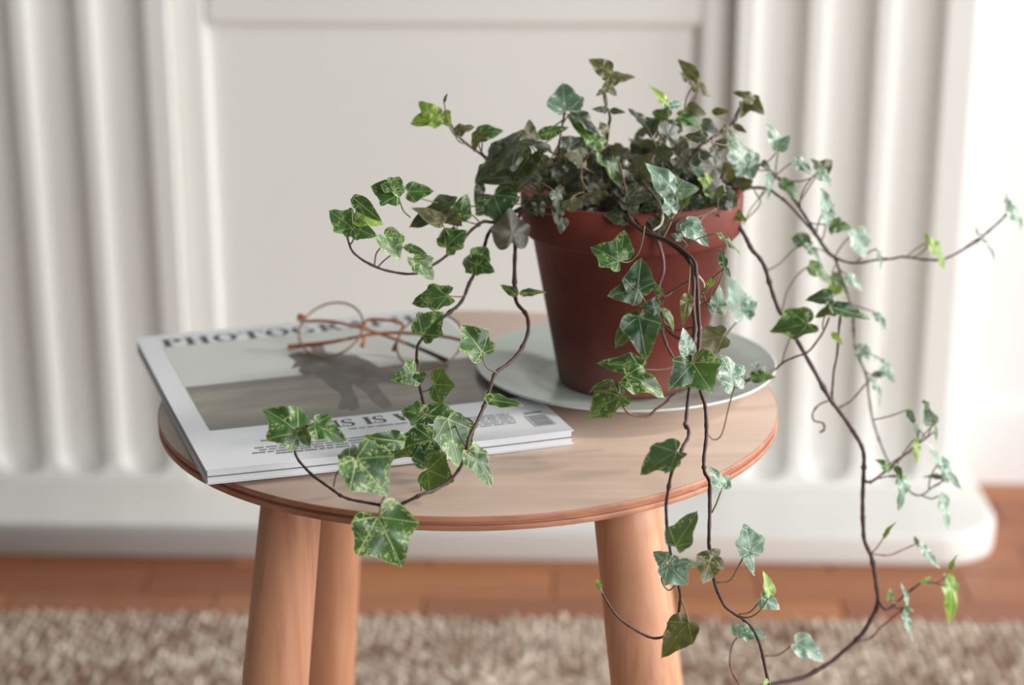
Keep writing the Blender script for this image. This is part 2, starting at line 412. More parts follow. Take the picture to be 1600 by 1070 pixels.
# ------------------------------------------------------------------ magazine
ma = math.radians(19.17); MW, MH, MT = .2235, .2765, .0092
mo = rotw((-.1457, -.161, .4502))
mg = empty('magazine', mo, ma+YAW, 'white photo magazine with a walking figure on its cover, lying on the stool', 'magazine')
NG = 14
def sheet(u0, u1, v0, v1, zf, th, nu=NG, nv=NG):
    V = []; Fc = []
    for s in (0, 1):
        for j in range(nv+1):
            for i in range(nu+1):
                u = u0+(u1-u0)*i/nu; v = v0+(v1-v0)*j/nv; V.append((u, v, zf(u, v)+(th if s else 0)))
    m_ = (nu+1)*(nv+1)
    for j in range(nv):
        for i in range(nu):
            a = j*(nu+1)+i; q = (a, a+1, a+nu+2, a+nu+1); Fc.append(q[::-1]); Fc.append(tuple(m_+t for t in q))
    ring = [i for i in range(nu+1)] + [j*(nu+1)+nu for j in range(1, nv+1)] + [nv*(nu+1)+i for i in range(nu-1, -1, -1)] + [j*(nu+1) for j in range(nv-1, 0, -1)]
    for a, b in zip(ring, ring[1:]+ring[:1]): Fc.append((a, b, m_+b, m_+a))
    return V, Fc
lift = lambda u, v: .0030*max(0, 1-u/.19)**1.5*max(0, 1-v/.16)**1.3
o = mesh('back_cover', *sheet(0, MW, 0, MH, lambda u, v: lift(u, v)+.0002, .0005), M['paper'], mg, smooth=False)
o = mesh('page_block', *sheet(.0008, MW-.0012, .0008, MH-.001, lambda u, v: lift(u, v)+.0008, .0036), M['pages'], mg, smooth=False)
o = mesh('section_divider', *sheet(.0004, MW-.0006, .0002, MH-.0006, lambda u, v: lift(u, v)+.0045, .0003), M['ink_grey'], mg, smooth=False)
o = mesh('page_block', *sheet(.0008, MW-.0012, .0008, MH-.001, lambda u, v: lift(u, v)+.005, .0037), M['pages'], mg, smooth=False)
top = lambda u, v: lift(u, v)+.0088
o = mesh('front_cover', *sheet(0, MW, 0, MH, top, .0006), M['paper'], mg, smooth=False)
ztop = lambda u, v: top(u, v)+.0006
mesh('cover_photo', *sheet(.0145, MW-.004, .0672, .2465, lambda u, v: ztop(u, v)+.00005, .00006), M['photo_sky'], mg, smooth=False)
mesh('cover_field', *sheet(.0146, MW-.0041, .0673, .157, lambda u, v: ztop(u, v)+.00012, .00005), M['photo_field'], mg, smooth=False)
def mguv(px, py):
    p = atz(px, py, .4605)[:2]-np.array([-.1457, -.161]); return (p[0]*math.cos(ma)+p[1]*math.sin(ma), -p[0]*math.sin(ma)+p[1]*math.cos(ma))
def flatpoly(name, polys, mat, dz=.0002, par=None):
    V = []; Fc = []
    for P_ in polys:
        b = len(V); n = len(P_); V += [(u, v, ztop(u, v)+dz) for u, v in P_]; V += [(u, v, ztop(u, v)+dz+.00004) for u, v in P_]
        Fc.append(tuple(range(b+n, b+2*n))); Fc += [(b+i, b+(i+1) % n, b+n+(i+1) % n, b+n+i) for i in range(n)]
    return mesh(name, V, Fc, mat, par or mg, smooth=False)
body = [(449, 553), (467, 549), (485, 550), (502, 545), (513, 550), (527, 551), (554, 553), (574, 561), (591, 571), (615, 580), (640, 586), (655, 596), (640, 600), (622, 597), (600, 596), (585, 598), (575, 596), (560, 592), (545, 590), (530, 591), (515, 589), (500, 590), (490, 582), (478, 586), (466, 578), (470, 571), (455, 574), (462, 563)]
leg1 = [(499, 586), (510, 597), (520, 605), (530, 612), (534, 618), (528, 635), (532, 639), (545, 637), (548, 641), (562, 636), (560, 627), (558, 620), (550, 605), (552, 588)]
leg2 = [(540, 586), (555, 600), (572, 612), (580, 624), (590, 632), (600, 637), (614, 636), (612, 629), (605, 620), (596, 610), (590, 602), (588, 588)]
hat = [(484, 537), (500, 533), (506, 541), (509, 550), (489, 552)]
fg = flatpoly('cover_figure', [[mguv(*p) for p in q][::-1] for q in (body,)], M['photo_fig'], .00022)
flatpoly('figure_leg', [[mguv(*p) for p in leg1][::-1]], M['photo_fig'], .00021)
flatpoly('figure_leg', [[mguv(*p) for p in leg2][::-1]], M['photo_fig'], .00020)
flatpoly('figure_pack', [[mguv(*p) for p in hat][::-1]], simple('printed_russet', (112, 84, 78), .3), .00023)

# lettering: a small high-contrast serif alphabet
def R4(x0, x1, y0, y1): return [[(x0, y0), (x1, y0), (x1, y1), (x0, y1)]]
def ringp(cx, cy, rx, ry, tx, ty, a0, a1, n=20):
    out = []
    for k in range(n):
        A, B = [math.radians(a0+(a1-a0)*t/n) for t in (k, k+1)]
        f = lambda r, s, a: (cx+r*math.cos(a), cy+s*math.sin(a))
        out.append([f(rx-tx, ry-ty, A), f(rx, ry, A), f(rx, ry, B), f(rx-tx, ry-ty, B)])
    return out
def diag(x0, y0, x1, y1, w_): return [[(x0-w_/2, y0), (x0+w_/2, y0), (x1+w_/2, y1), (x1-w_/2, y1)]]
def stem(x, w_=.19, s=.09): return R4(x, x+w_, 0, 1)+R4(x-s, x+w_+s, 0, .05)+R4(x-s, x+w_+s, .95, 1)
def glyph(c):
    if c == 'P': return stem(.1)+ringp(.3, .74, .42, .26, .19, .045, -90, 90), .8
    if c == 'R': return stem(.1)+ringp(.3, .76, .4, .24, .19, .045, -90, 90)+diag(.74, 0, .42, .53, .2)+R4(.6, .92, 0, .05), .95
    if c == 'H': return stem(.1)+stem(.62)+R4(.2, .7, .48, .53), 1.0
    if c == 'O': return ringp(.44, .5, .42, .51, .19, .035, 0, 360, 36), .95
    if c == 'T': return stem(.34)[:2]+R4(.02, .85, .95, 1)+R4(.02, .06, .72, 1)+R4(.81, .85, .72, 1), .92
    if c == 'G': return ringp(.44, .5, .42, .51, .19, .035, 48, 300, 30)+R4(.58, .77, .05, .42)+R4(.48, .87, .40, .45), .98
    if c == 'A': return diag(.12, 0, .44, 1, .05)+diag(.74, 0, .44, 1, .19)+R4(.22, .62, .3, .35)+R4(.0, .26, 0, .05)+R4(.56, .92, 0, .05), .95
    if c == 'Y': return R4(.34, .53, 0, .5)+diag(.44, .42, .14, 1, .2)+diag(.44, .42, .76, 1, .06)+R4(0, .3, .95, 1)+R4(.62, .92, .95, 1)+R4(.24, .63, 0, .05), .95
    if c == 'S': return ringp(.34, .73, .27, .28, .13, .05, 40, 265)+ringp(.34, .27, .29, .28, .14, .05, -140, 85)+diag(.44, .42, .24, .58, .2)+R4(.54, .58, .72, .98)+R4(.04, .08, .02, .3), .72
    if c == 'I': return stem(.1), .42
    if c == 'W': return diag(.32, 0, .12, 1, .19)+diag(.32, 0, .52, 1, .05)+diag(.76, 0, .56, 1, .19)+diag(.76, 0, .96, 1, .05)+R4(0, .3, .95, 1)+R4(.8, 1.08, .95, 1), 1.12
    return [], .4
def word(name, txt, u0, v0, size, u1, mat):
    tot = sum(glyph(c)[1] for c in txt); sx = (u1-u0)/tot; polys = []; x = u0
    for c in txt:
        g, adv = glyph(c)
        for p in g: polys.append([(x+a*sx, v0+b*size) for a, b in p])
        x += adv*sx
    return flatpoly(name, polys, mat, .00026)
word('cover_title', 'PHOTOGRAPHY', .0150, .2478, .0165, .2190, M['ink'])
word('cover_headline', 'THIS IS W', .0625, .0495, .0125, .1415, M['ink'])
ticks = []
def line(u0, u1, v, h):
    u = u0
    while u < u1:
        for _ in range(random.randint(3, 8)):
            wd = random.uniform(.0006, .0011)
            if u+wd < u1: ticks.append([(u, v), (u+wd, v), (u+wd, v+h*random.uniform(.75, 1)), (u, v+h)])
            u += wd+.0004
        u += .0012
line(.040, .088, .0385, .0026); line(.095, .165, .0435, .0018)
for v, a, b in ((.0270, .034, .108), (.0228, .036, .104), (.0186, .031, .110), (.0144, .044, .092)): line(a, b, v, .0022)
for i in range(6): line(.158, .196, .040-.0034*i, .0015)
flatpoly('cover_small_print', ticks, M['ink_grey'], .00024)
bars = []; u = .2045
bars2 = [[(.2035, .0130), (.2175, .0130), (.2175, .0330), (.2035, .0330)]]
flatpoly('barcode_ground', bars2, simple('barcode_pale_grey', (176, 178, 180), .4), .00018)
v = .0138
while v < .031:
    t = random.choice([.0005, .0008, .0012]); bars.append([(.2050, v), (.2160, v), (.2160, v+t), (.2050, v+t)]); v += t+random.choice([.0005, .0008])
bars.append([(.205, .0355), (.216, .0355), (.216, .0385), (.205, .0385)])
flatpoly('barcode', bars, M['ink_grey'], .00024)

# ------------------------------------------------------------------ eyeglasses
ZM = .4602
B1 = np.array([-.1021, .0522, ZM+.0012]); B2 = np.array([-.0335, .0245, ZM+.0012])
u_ = (B2-B1)/np.linalg.norm(B2-B1); nrm = np.array([u_[1], -u_[0], 0]); back = -nrm if (-nrm)[1] > 0 else nrm
be = math.radians(50); v_ = back*math.sin(be)+np.array([0, 0, math.cos(be)]); w_n = np.cross(u_, v_)
RL = .0222
gl = empty('eyeglasses', rotw(((B1+B2)/2)), YAW, 'thin round wire eyeglasses with amber temples, folded on the magazine', 'eyeglasses')
gc = (B1+B2)/2
def G(Pp): return [np.array(p)-gc for p in Pp]
cs = []
for Bq, sgn in ((B1, -1), (B2, 1)):
    c = Bq+v_*RL; cs.append(c)
    pts = [c+RL*(u_*math.cos(a)*1.04+v_*math.sin(a)) for a in np.linspace(0, 2*math.pi, 49)]
    mesh('lens_rim', *tube(G(pts), .00075, 8, False), M['wire'], gl)
    V = G([c]+[c+RL*.985*(u_*math.cos(a)*1.04+v_*math.sin(a)) for a in np.linspace(0, 2*math.pi, 49)[:-1]])
    mesh('lens', V, [(0, i+1, (i+1) % 48+1) for i in range(48)], M['lens'], gl)
    hp = c+sgn*u_*RL*1.02+v_*RL*.30
    out = hp+sgn*u_*.0045+v_*.001
    mesh('end_piece', *tube(G(catmull([hp, out, out-w_n*(-.001)-np.array([0, 0, .004])], 4)), .0016, 8), M['amber'] if sgn < 0 else M['tip'], gl)
    # folded temple runs across behind the lenses and rests on the cover
    other = B2 if sgn < 0 else B1
    tipp = (np.array([-.0158, .0409, ZM+.0018]) if sgn < 0 else np.array([-.1259, .0708, ZM+.0018]))
    bow = back*.012
    mid = (out+tipp)/2 + bow*.8+np.array([0, 0, .0015*sgn+.002])
    path = catmull([out-np.array([0, 0, .004]), out*.8+tipp*.2+bow*.6, mid, out*.2+tipp*.8+bow*.5, tipp], 8)
    k = len(path); a = path[:k*2//3]; b_ = path[k*2//3-1:]
    mesh('temple', *tube(G(a), [.0011]*len(a), 8), M['amber'], gl)
    mesh('temple_tip', *tube(G(b_), np.linspace(.0011, .0019, len(b_)), 8), M['amber'] if sgn > 0 else M['tip'], gl)
bp = [cs[0]+u_*RL*1.03+v_*RL*.15, cs[0]*.66+cs[1]*.34+v_*RL*.52, cs[0]*.34+cs[1]*.66+v_*RL*.52, cs[1]-u_*RL*1.03+v_*RL*.15]
mesh('bridge', *tube(G(catmull(bp, 6)), .0011, 8), M['amber'], gl)
for c, s in ((cs[0], 1), (cs[1], -1)):
    a = c+s*u_*RL*1.0-v_*RL*.1; q = a+s*u_*.003-w_n*.004
    mesh('nose_pad', *tube(G([a, q, q-v_*.006]), [.0006, .0012, .0016], 8), M['amber'], gl)

# ------------------------------------------------------------------ plate
pc = rotw((.1035, .0325, .4502))
pl = empty('plate', pc, YAW, 'pale grey green ceramic plate under the terracotta pot', 'plate')
prof = [(.0001, .0030), (.052, .0030), (.060, .0046), (.066, .0082), (.074, .0114), (.090, .0136), (.0975, .0145), (.0992, .0150)]
V, Fc = lathe(prof, 128); mesh('plate_well', V, [f[::-1] for f in Fc][::1], M['plate'], pl)
prof2 = [(.0992, .0150), (.1000, .0146), (.0996, .0134), (.088, .0118), (.073, .0098), (.066, .0060), (.0635, .0014), (.062, .0002), (.052, .0002), (.050, .0014), (.0001, .0016)]
V, Fc = lathe(prof2, 128); mesh('plate_underside', V, Fc, M['plate_white'], pl)

# ------------------------------------------------------------------ potted ivy
PCX, PCY = .1055, .0310; PZ = .4535
iv = empty('potted_ivy', rotw((PCX, PCY, PZ)), YAW, 'trailing variegated ivy in a terracotta pot standing on the pale plate', 'plant')
PO = np.array([PCX, PCY, PZ])
H = .1285; RB = .0465; RT = .0655; RIM = .0722
pp = [(.0001, .0003), (RB-.002, .0003), (RB, .002), (RT-.001, H-.0285), (RIM-.0035, H-.0275), (RIM-.0012, H-.025), (RIM-.0003, H-.014), (RIM, H-.003), (RIM-.001, H-.0008), (RIM-.0035, H), (RIM-.0065, H-.001), (RIM-.0078, H-.004), (RT-.008, H-.03), (RB-.006, .008), (.0001, .006)]
V, Fc = lathe(pp, 96); mesh('pot', V, Fc, M['pot'], iv)
V, Fc = lathe([(.0001, H-.012), (.02, H-.010), (.04, H-.0135), (.0625, H-.016), (.0622, H-.03), (.0001, H-.03)], 48)
V = [(x, y, z+random.uniform(-.002, .002)) for x, y, z in V]; mesh('soil', V, Fc, M['soil'], iv)

# vines: pixel path, forward distance at start/end (or keyed), radii in mm, material
VN = [
 # left trailing one
 ([(838, 318), (812, 326), (790, 340), (771, 347), (756, 346), (745, 353), (736, 360), (720, 378), (709, 389), (692, 404), (673, 416), (655, 425), (637, 428), (610, 424), (590, 418), (568, 407), (552, 394), (546, 382), (542, 368)], [.0, -.03, -.055, -.07], 1.3, .7, 'vine'),
 # left second, hangs over magazine
 ([(800, 330), (785, 345), (768, 358), (761, 370), (757, 384), (750, 398), (743, 416), (740, 430), (733, 443), (724, 466), (714, 479), (707, 484), (689, 499), (678, 508), (667, 516), (661, 527), (653, 540), (651, 558), (651, 572), (653, 590), (656, 605), (660, 622), (663, 636), (664, 652), (666, 664), (665, 676), (663, 688), (657, 702), (645, 719)], [.0, -.05, -.09, -.15], 1.3, .9, 'vine'),
 # left third, sweeping over the table front
 ([(815, 330), (806, 350), (805, 370), (805, 387), (804, 415), (804, 448), (804, 457), (808, 474), (820, 488), (825, 500), (825, 519), (818, 538), (808, 554), (793, 569), (777, 580), (770, 592), (766, 606), (761, 622), (754, 640), (744, 662), (733, 684), (730, 700), (726, 716), (718, 732), (706, 747), (693, 757), (678, 766), (662, 771), (643, 780), (620, 790), (604, 791), (589, 788), (567, 784), (547, 780), (532, 774), (521, 766), (504, 754), (489, 743), (476, 730), (466, 718), (461, 706), (460, 692), (461, 676)], [-.01, -.05, -.10, -.17, -.215, -.205, -.185], 1.4, .8, 'vine'),
 # centre bundle over the pot rim
 ([(965, 318), (971, 335), (988, 348), (1007, 363), (1025, 370), (1047, 378), (1068, 392), (1085, 409), (1088, 430), (1090, 451), (1091, 480), (1093, 515), (1092, 540), (1091, 565), (1092, 590), (1095, 612), (1101, 630), (1103, 646), (1104, 671), (1103, 690), (1100, 714), (1100, 730), (1102, 740), (1108, 750), (1109, 761), (1109, 800), (1108, 830), (1108, 857), (1112, 882), (1115, 900), (1117, 912), (1124, 930), (1133, 947), (1150, 960), (1163, 968), (1175, 980), (1185, 1000), (1191, 1020), (1196, 1045), (1201, 1066), (1208, 1090)], [-.03, -.085, -.125, -.165, -.19, -.185, -.185], 1.3, 1.0, 'vine'),
 ([(980, 322), (1000, 352), (1020, 366), (1040, 376), (1062, 392), (1078, 410), (1084, 440), (1083, 480), (1086, 515), (1080, 560), (1078, 585), (1077, 612), (1074, 635), (1072, 657), (1070, 664), (1076, 671), (1075, 684), (1069, 694), (1064, 705), (1056, 722), (1049, 740), (1045, 760), (1041, 786), (1041, 800), (1042, 822), (1044, 841), (1047, 858), (1051, 885), (1057, 905), (1061, 918), (1063, 932), (1062, 945), (1058, 968), (1050, 985), (1038, 994), (1022, 997), (1005, 991), (987, 980), (968, 966), (955, 950), (944, 932), (937, 917)], [-.03, -.09, -.155, -.205, -.205, -.20, -.20], 1.35, .7, 'vine'),
 ([(1010, 350), (1025, 372), (1034, 395), (1037, 421), (1030, 445), (1027, 461), (1028, 490), (1034, 515), (1040, 535), (1050, 555), (1062, 572), (1075, 582)], [-.04, -.05, -.055, -.075], 1.2, .8, 'vine_red'),
 ([(1090, 430), (1075, 440), (1055, 452), (1040, 462), (1034, 475), (1034, 495), (1042, 508), (1060, 516), (1080, 512), (1092, 514)], [-.065, -.06, -.055, -.07], .8, .6, 'vine_red'),
 ([(1036, 508), (1046, 519), (1062, 529), (1080, 526), (1091, 516)], [-.055, -.07], .8, .8, 'vine'),
 ([(1086, 425), (1100, 445), (1093, 470), (1092, 500), (1096, 515)], [-.07, -.075], .8, .7, 'stalk_pale'),
 ([(1058, 614), (1049, 619), (1040, 629), (1024, 640), (1015, 649), (1006, 650), (992, 649), (981, 644), (974, 634), (970, 622)], [-.08, -.09], .9, 1.0, 'vine_red'),
 # right woody main stem
 ([(1125, 322), (1142, 330), (1152, 346), (1158, 358), (1165, 370), (1175, 390), (1186, 402), (1195, 417), (1202, 440), (1209, 463), (1218, 486), (1230, 505), (1242, 525), (1256, 550), (1276, 586), (1296, 622), (1308, 638), (1322, 657), (1336, 678), (1346, 696), (1350, 711), (1350, 730), (1349, 751), (1348, 776), (1348, 802), (1349, 825), (1351, 845), (1361, 868), (1366, 890), (1369, 911), (1372, 936), (1369, 952), (1361, 967), (1352, 983), (1339, 999), (1320, 1016), (1301, 1032), (1280, 1045), (1258, 1057), (1235, 1063), (1210, 1068), (1160, 1080)], [.01, .0, -.01, -.03, -.05, -.08], 1.5, 1.5, 'vine'),
 # upper arching right vines
 ([(1140, 300), (1155, 296), (1178, 293), (1200, 295), (1212, 303), (1228, 315), (1250, 338), (1262, 352), (1273, 365), (1286, 385), (1294, 396), (1304, 402), (1322, 409), (1343, 411), (1368, 406), (1395, 404), (1411, 401), (1440, 405), (1467, 406), (1482, 402), (1505, 390), (1528, 376), (1543, 362), (1554, 353), (1568, 340), (1577, 328)], [.05, .06, .07, .08], 1.1, .7, 'vine'),
 ([(1150, 270), (1165, 262), (1185, 257), (1201, 265), (1221, 285), (1234, 303), (1247, 320), (1261, 342), (1273, 361), (1285, 380), (1296, 395), (1304, 402), (1309, 415), (1314, 431), (1321, 450), (1328, 472), (1333, 485), (1333, 501), (1334, 520), (1336, 541), (1345, 565), (1354, 588), (1358, 620), (1363, 654), (1371, 680), (1379, 701), (1387, 719), (1394, 730)], [.05, .065, .06, .05], 1.2, .7, 'vine'),
 ([(1150, 604), (1175, 592), (1208, 579), (1224, 566), (1244, 557), (1262, 550), (1275, 535), (1287, 517), (1296, 495)], [-.03, -.02, -.01], .9, .7, 'vine'),
 ([(1314, 480), (1311, 510), (1308, 553), (1303, 578), (1301, 602), (1300, 618), (1303, 630)], [.0, .0], .8, .8, 'vine'),
 ([(1298, 625), (1308, 636), (1320, 632), (1331, 625), (1343, 612), (1354, 598)], [-.005, .03], .9, .7, 'vine'),
 ([(1349, 749), (1356, 753), (1364, 751), (1376, 742), (1392, 729), (1408, 715), (1425, 701), (1442, 688), (1462, 673)], [-.03, .01], 1.1, .6, 'vine'),
 ([(1362, 751), (1378, 740), (1392, 724), (1410, 712), (1432, 703)], [-.03, .0], .6, .5, 'vine_red'),
 ([(1374, 747), (1388, 744), (1402, 746)], [-.025, -.02], .6, .5, 'vine_red'),
 ([(1416, 762), (1425, 770), (1435, 774), (1446, 770), (1458, 760), (1475, 751)], [.0, .01], .7, .5, 'vine_red'),
 ([(1373, 940), (1380, 949), (1388, 951), (1400, 943), (1415, 929), (1430, 917), (1442, 910), (1458, 910), (1475, 915)], [-.05, -.03], 1.2, .5, 'vine'),
 ([(1338, 1001), (1356, 999), (1368, 990), (1377, 979), (1392, 967), (1407, 954)], [-.055, -.04], .8, .6, 'vine_red'),
 ([(1355, 862), (1370, 866), (1390, 867), (1412, 858), (1433, 849)], [-.04, -.02], .6, .5, 'vine_red'),
 ([(1297, 625), (1280, 632), (1270, 645), (1272, 657), (1284, 660), (1288, 665), (1287, 672), (1281, 675)], [-.01, .0], .5, .8, 'vine'),
 # upright and upper stems
 ([(946, 285), (944, 250), (946, 224), (950, 200), (953, 181), (948, 170), (944, 150), (947, 130), (950, 115)], [.0, .03], 1.1, .7, 'vine'),
 ([(874, 262), (873, 235), (876, 210), (879, 192), (882, 174)], [.0, .01], .8, .6, 'vine_red'),
 ([(1010, 280), (1015, 255), (1030, 225), (1034, 200), (1036, 180)], [.0, .03], 1.2, .8, 'vine_red'),
 ([(1035, 275), (1047, 235), (1055, 205), (1066, 185), (1075, 165), (1085, 150)], [.02, .05], 1.1, .6, 'vine_red'),
 ([(1070, 262), (1093, 229), (1110, 217), (1123, 208), (1138, 198), (1150, 188), (1154, 172), (1162, 160)], [.03, .06], 1.3, .8, 'vine'),
 ([(840, 300), (805, 272), (785, 258), (762, 247), (742, 234), (725, 221), (712, 208), (705, 194)], [.01, .0], 1.1, .7, 'vine_red'),
 ([(912, 300), (907, 275), (911, 255), (925, 235)], [-.01, -.02], .8, .6, 'vine_red'),
 ([(975, 330), (978, 300), (975, 285), (968, 255)], [-.03, -.03], .8, .6, 'vine_red'),
 ([(1040, 340), (1030, 318), (1012, 295), (1000, 275)], [-.03, -.01], .8, .6, 'vine_red'),
 ([(1162, 350), (1176, 322), (1200, 295), (1216, 270)], [.03, .06], .5, .5, 'vine_green'),
 ([(1164, 345), (1188, 318), (1180, 300), (1168, 280)], [.04, .05], .6, .5, 'vine_green'),
 ([(1158, 1072), (1144, 1050), (1141, 1025), (1146, 1005), (1154, 993)], [-.12, -.10], .7, .5, 'vine_red'),
 ([(1020, 360), (1033, 350), (1035, 330), (1028, 312), (1015, 295)], [-.05, -.03], .8, .8, 'stalk_pale'),
 ([(1035, 374), (1047, 350), (1052, 330), (1058, 310)], [-.05, -.03], .7, .6, 'stalk'),
 ([(1068, 388), (1090, 360), (1097, 340), (1120, 325)], [-.05, -.03], .7, .6, 'stalk'),
]
def key(ys, t):
    q = t*(len(ys)-1); i = min(int(q), len(ys)-2); return ys[i]+(ys[i+1]-ys[i])*(q-i)
vobjs = []; samples = []
def loc(p): return np.array(p)-PO
for vi, (pts, ys, r0, r1, mt) in enumerate(VN):
    d = np.concatenate([[0], np.cumsum([math.dist(a, b) for a, b in zip(pts, pts[1:])])]); d /= d[-1]
    P3 = [aty(px, py, key(ys, t)) for (px, py), t in zip(pts, d)]
    # keep stems above the table, magazine and plate they pass over
    Q = catmull(P3, 4); n = len(Q)
    R = [(r0+(r1-r0)*i/(n-1))*.001*.92*(1+.10*math.sin(i*1.7+vi)) for i in range(n)]
    for i in range(6, n-3, 13):
        R[i] *= 1.4
    o = mesh('vine', *tube([loc(q) for q in Q], R, 8), M[mt], iv); vobjs.append(o)
    for i in range(n):
        samples.append((Q[i], vi))
SP = np.array([s[0] for s in samples])
def project(p):
    d = p-CAM; dep = d[..., 1]*math.cos(TH)-d[..., 2]*math.sin(TH); u = d[..., 1]*math.sin(TH)+d[..., 2]*math.cos(TH)
    return np.stack([800+F*d[..., 0]/dep, 535-F*u/dep], -1)
SPX = project(SP)

# leaf outlines (right half; base at 0,0 and tip at 0,1)
OUT = {
 0: [(0, 0), (.10, -.10), (.24, -.17), (.38, -.13), (.47, .0), (.45, .12), (.46, .20), (.53, .29), (.60, .41), (.55, .49), (.45, .54), (.37, .62), (.28, .74), (.15, .89), (.045, .96), (0, 1.02)],
 1: [(0, 0), (.08, -.06), (.20, -.10), (.32, -.04), (.40, .08), (.45, .21), (.43, .31), (.36, .41), (.30, .54), (.23, .69), (.13, .87), (.04, .96), (0, 1.02)],
 2: [(0, 0), (.06, -.02), (.13, .04), (.19, .16), (.22, .30), (.20, .45), (.16, .62), (.10, .80), (.04, .95), (0, 1.02)],
 3: [(0, 0), (.10, -.13), (.26, -.22), (.42, -.18), (.52, -.02), (.55, .14), (.60, .26), (.64, .40), (.58, .50), (.44, .56), (.34, .66), (.22, .80), (.10, .93), (0, 1.02)],
}
ASP = {0: 1.12, 1: .86, 2: .44, 3: 1.22}
def leaf_mesh(kind, L, W, fold, curl, wav, ph, stalk, smat, bend, rs):
    half = catmull([(a, b, 0) for a, b in OUT[kind]], 2); half = [(p[0], p[1]) for p in half]
    jit = 1+.05*math.sin(ph*3)
    right = [(x*(1+.035*rs.uniform(-1, 1))*jit, y+.007*rs.uniform(-1, 1)) for x, y in half[1:-1]]
    left = [(-x*(1+.035*rs.uniform(-1, 1))/jit, y+.007*rs.uniform(-1, 1)) for x, y in half[1:-1]]
    ring = [half[0]]+right+[half[-1]]+left[::-1]; n = len(ring); c = (0, .26)
    levels = [.3, .58, .82, 1.0]; V = []; UV = []; ED = []
    def put(x, y, e):
        ax = abs(x)
        r2 = x*x+(y-.3)**2
        z = fold*(math.sqrt(ax*ax+.012)-.11) - curl*r2 + wav*e*e*math.sin(5*math.atan2(x, y-.25)+ph)*.035 - bend*max(0, y-.25)**2
        z += .018*math.cos(9*x)*math.cos(8*y+ph)
        V.append((x*W, y*L, z*L)); UV.append((x, y)); ED.append((e, 0))
    put(*c, 0)
    for s in levels:
        for (x, y) in ring: put(c[0]+(x-c[0])*s, c[1]+(y-c[1])*s, s)
    Fc = []
    for k in range(n): Fc.append((0, 1+k, 1+(k+1) % n))
    for i in range(len(levels)-1):
        for k in range(n):
            a = 1+i*n+k; b = 1+i*n+(k+1) % n; Fc.append((a, a+n, b+n, b))
    nf = len(Fc); base = V[1+3*n]
    me = bpy.data.meshes.new('leaf')
    allV = [tuple(v) for v in V]; 
    mi = [0]*nf
    if stalk is not None:
        tv, tf = tube(stalk, np.linspace(.00052, .00044, len(stalk)), 5); b = len(allV); allV += [tuple(v) for v in tv]; Fc = Fc+[tuple(i+b for i in f) for f in tf]; mi += [1]*len(tf)
        UV += [(0, 0)]*len(tv); ED += [(0, 0)]*len(tv)
    me.from_pydata(allV, [], Fc); me.materials.append(None); me.materials.append(smat)
    me.polygons.foreach_set('material_index', mi); me.polygons.foreach_set('use_smooth', [True]*len(Fc))
    for nm, src in (('leaf', UV), ('edge', ED)):
        l = me.uv_layers.new(name=nm); idx = np.zeros(len(me.loops), int); me.loops.foreach_get('vertex_index', idx); l.data.foreach_set('uv', np.array(src)[idx].ravel())
    return me
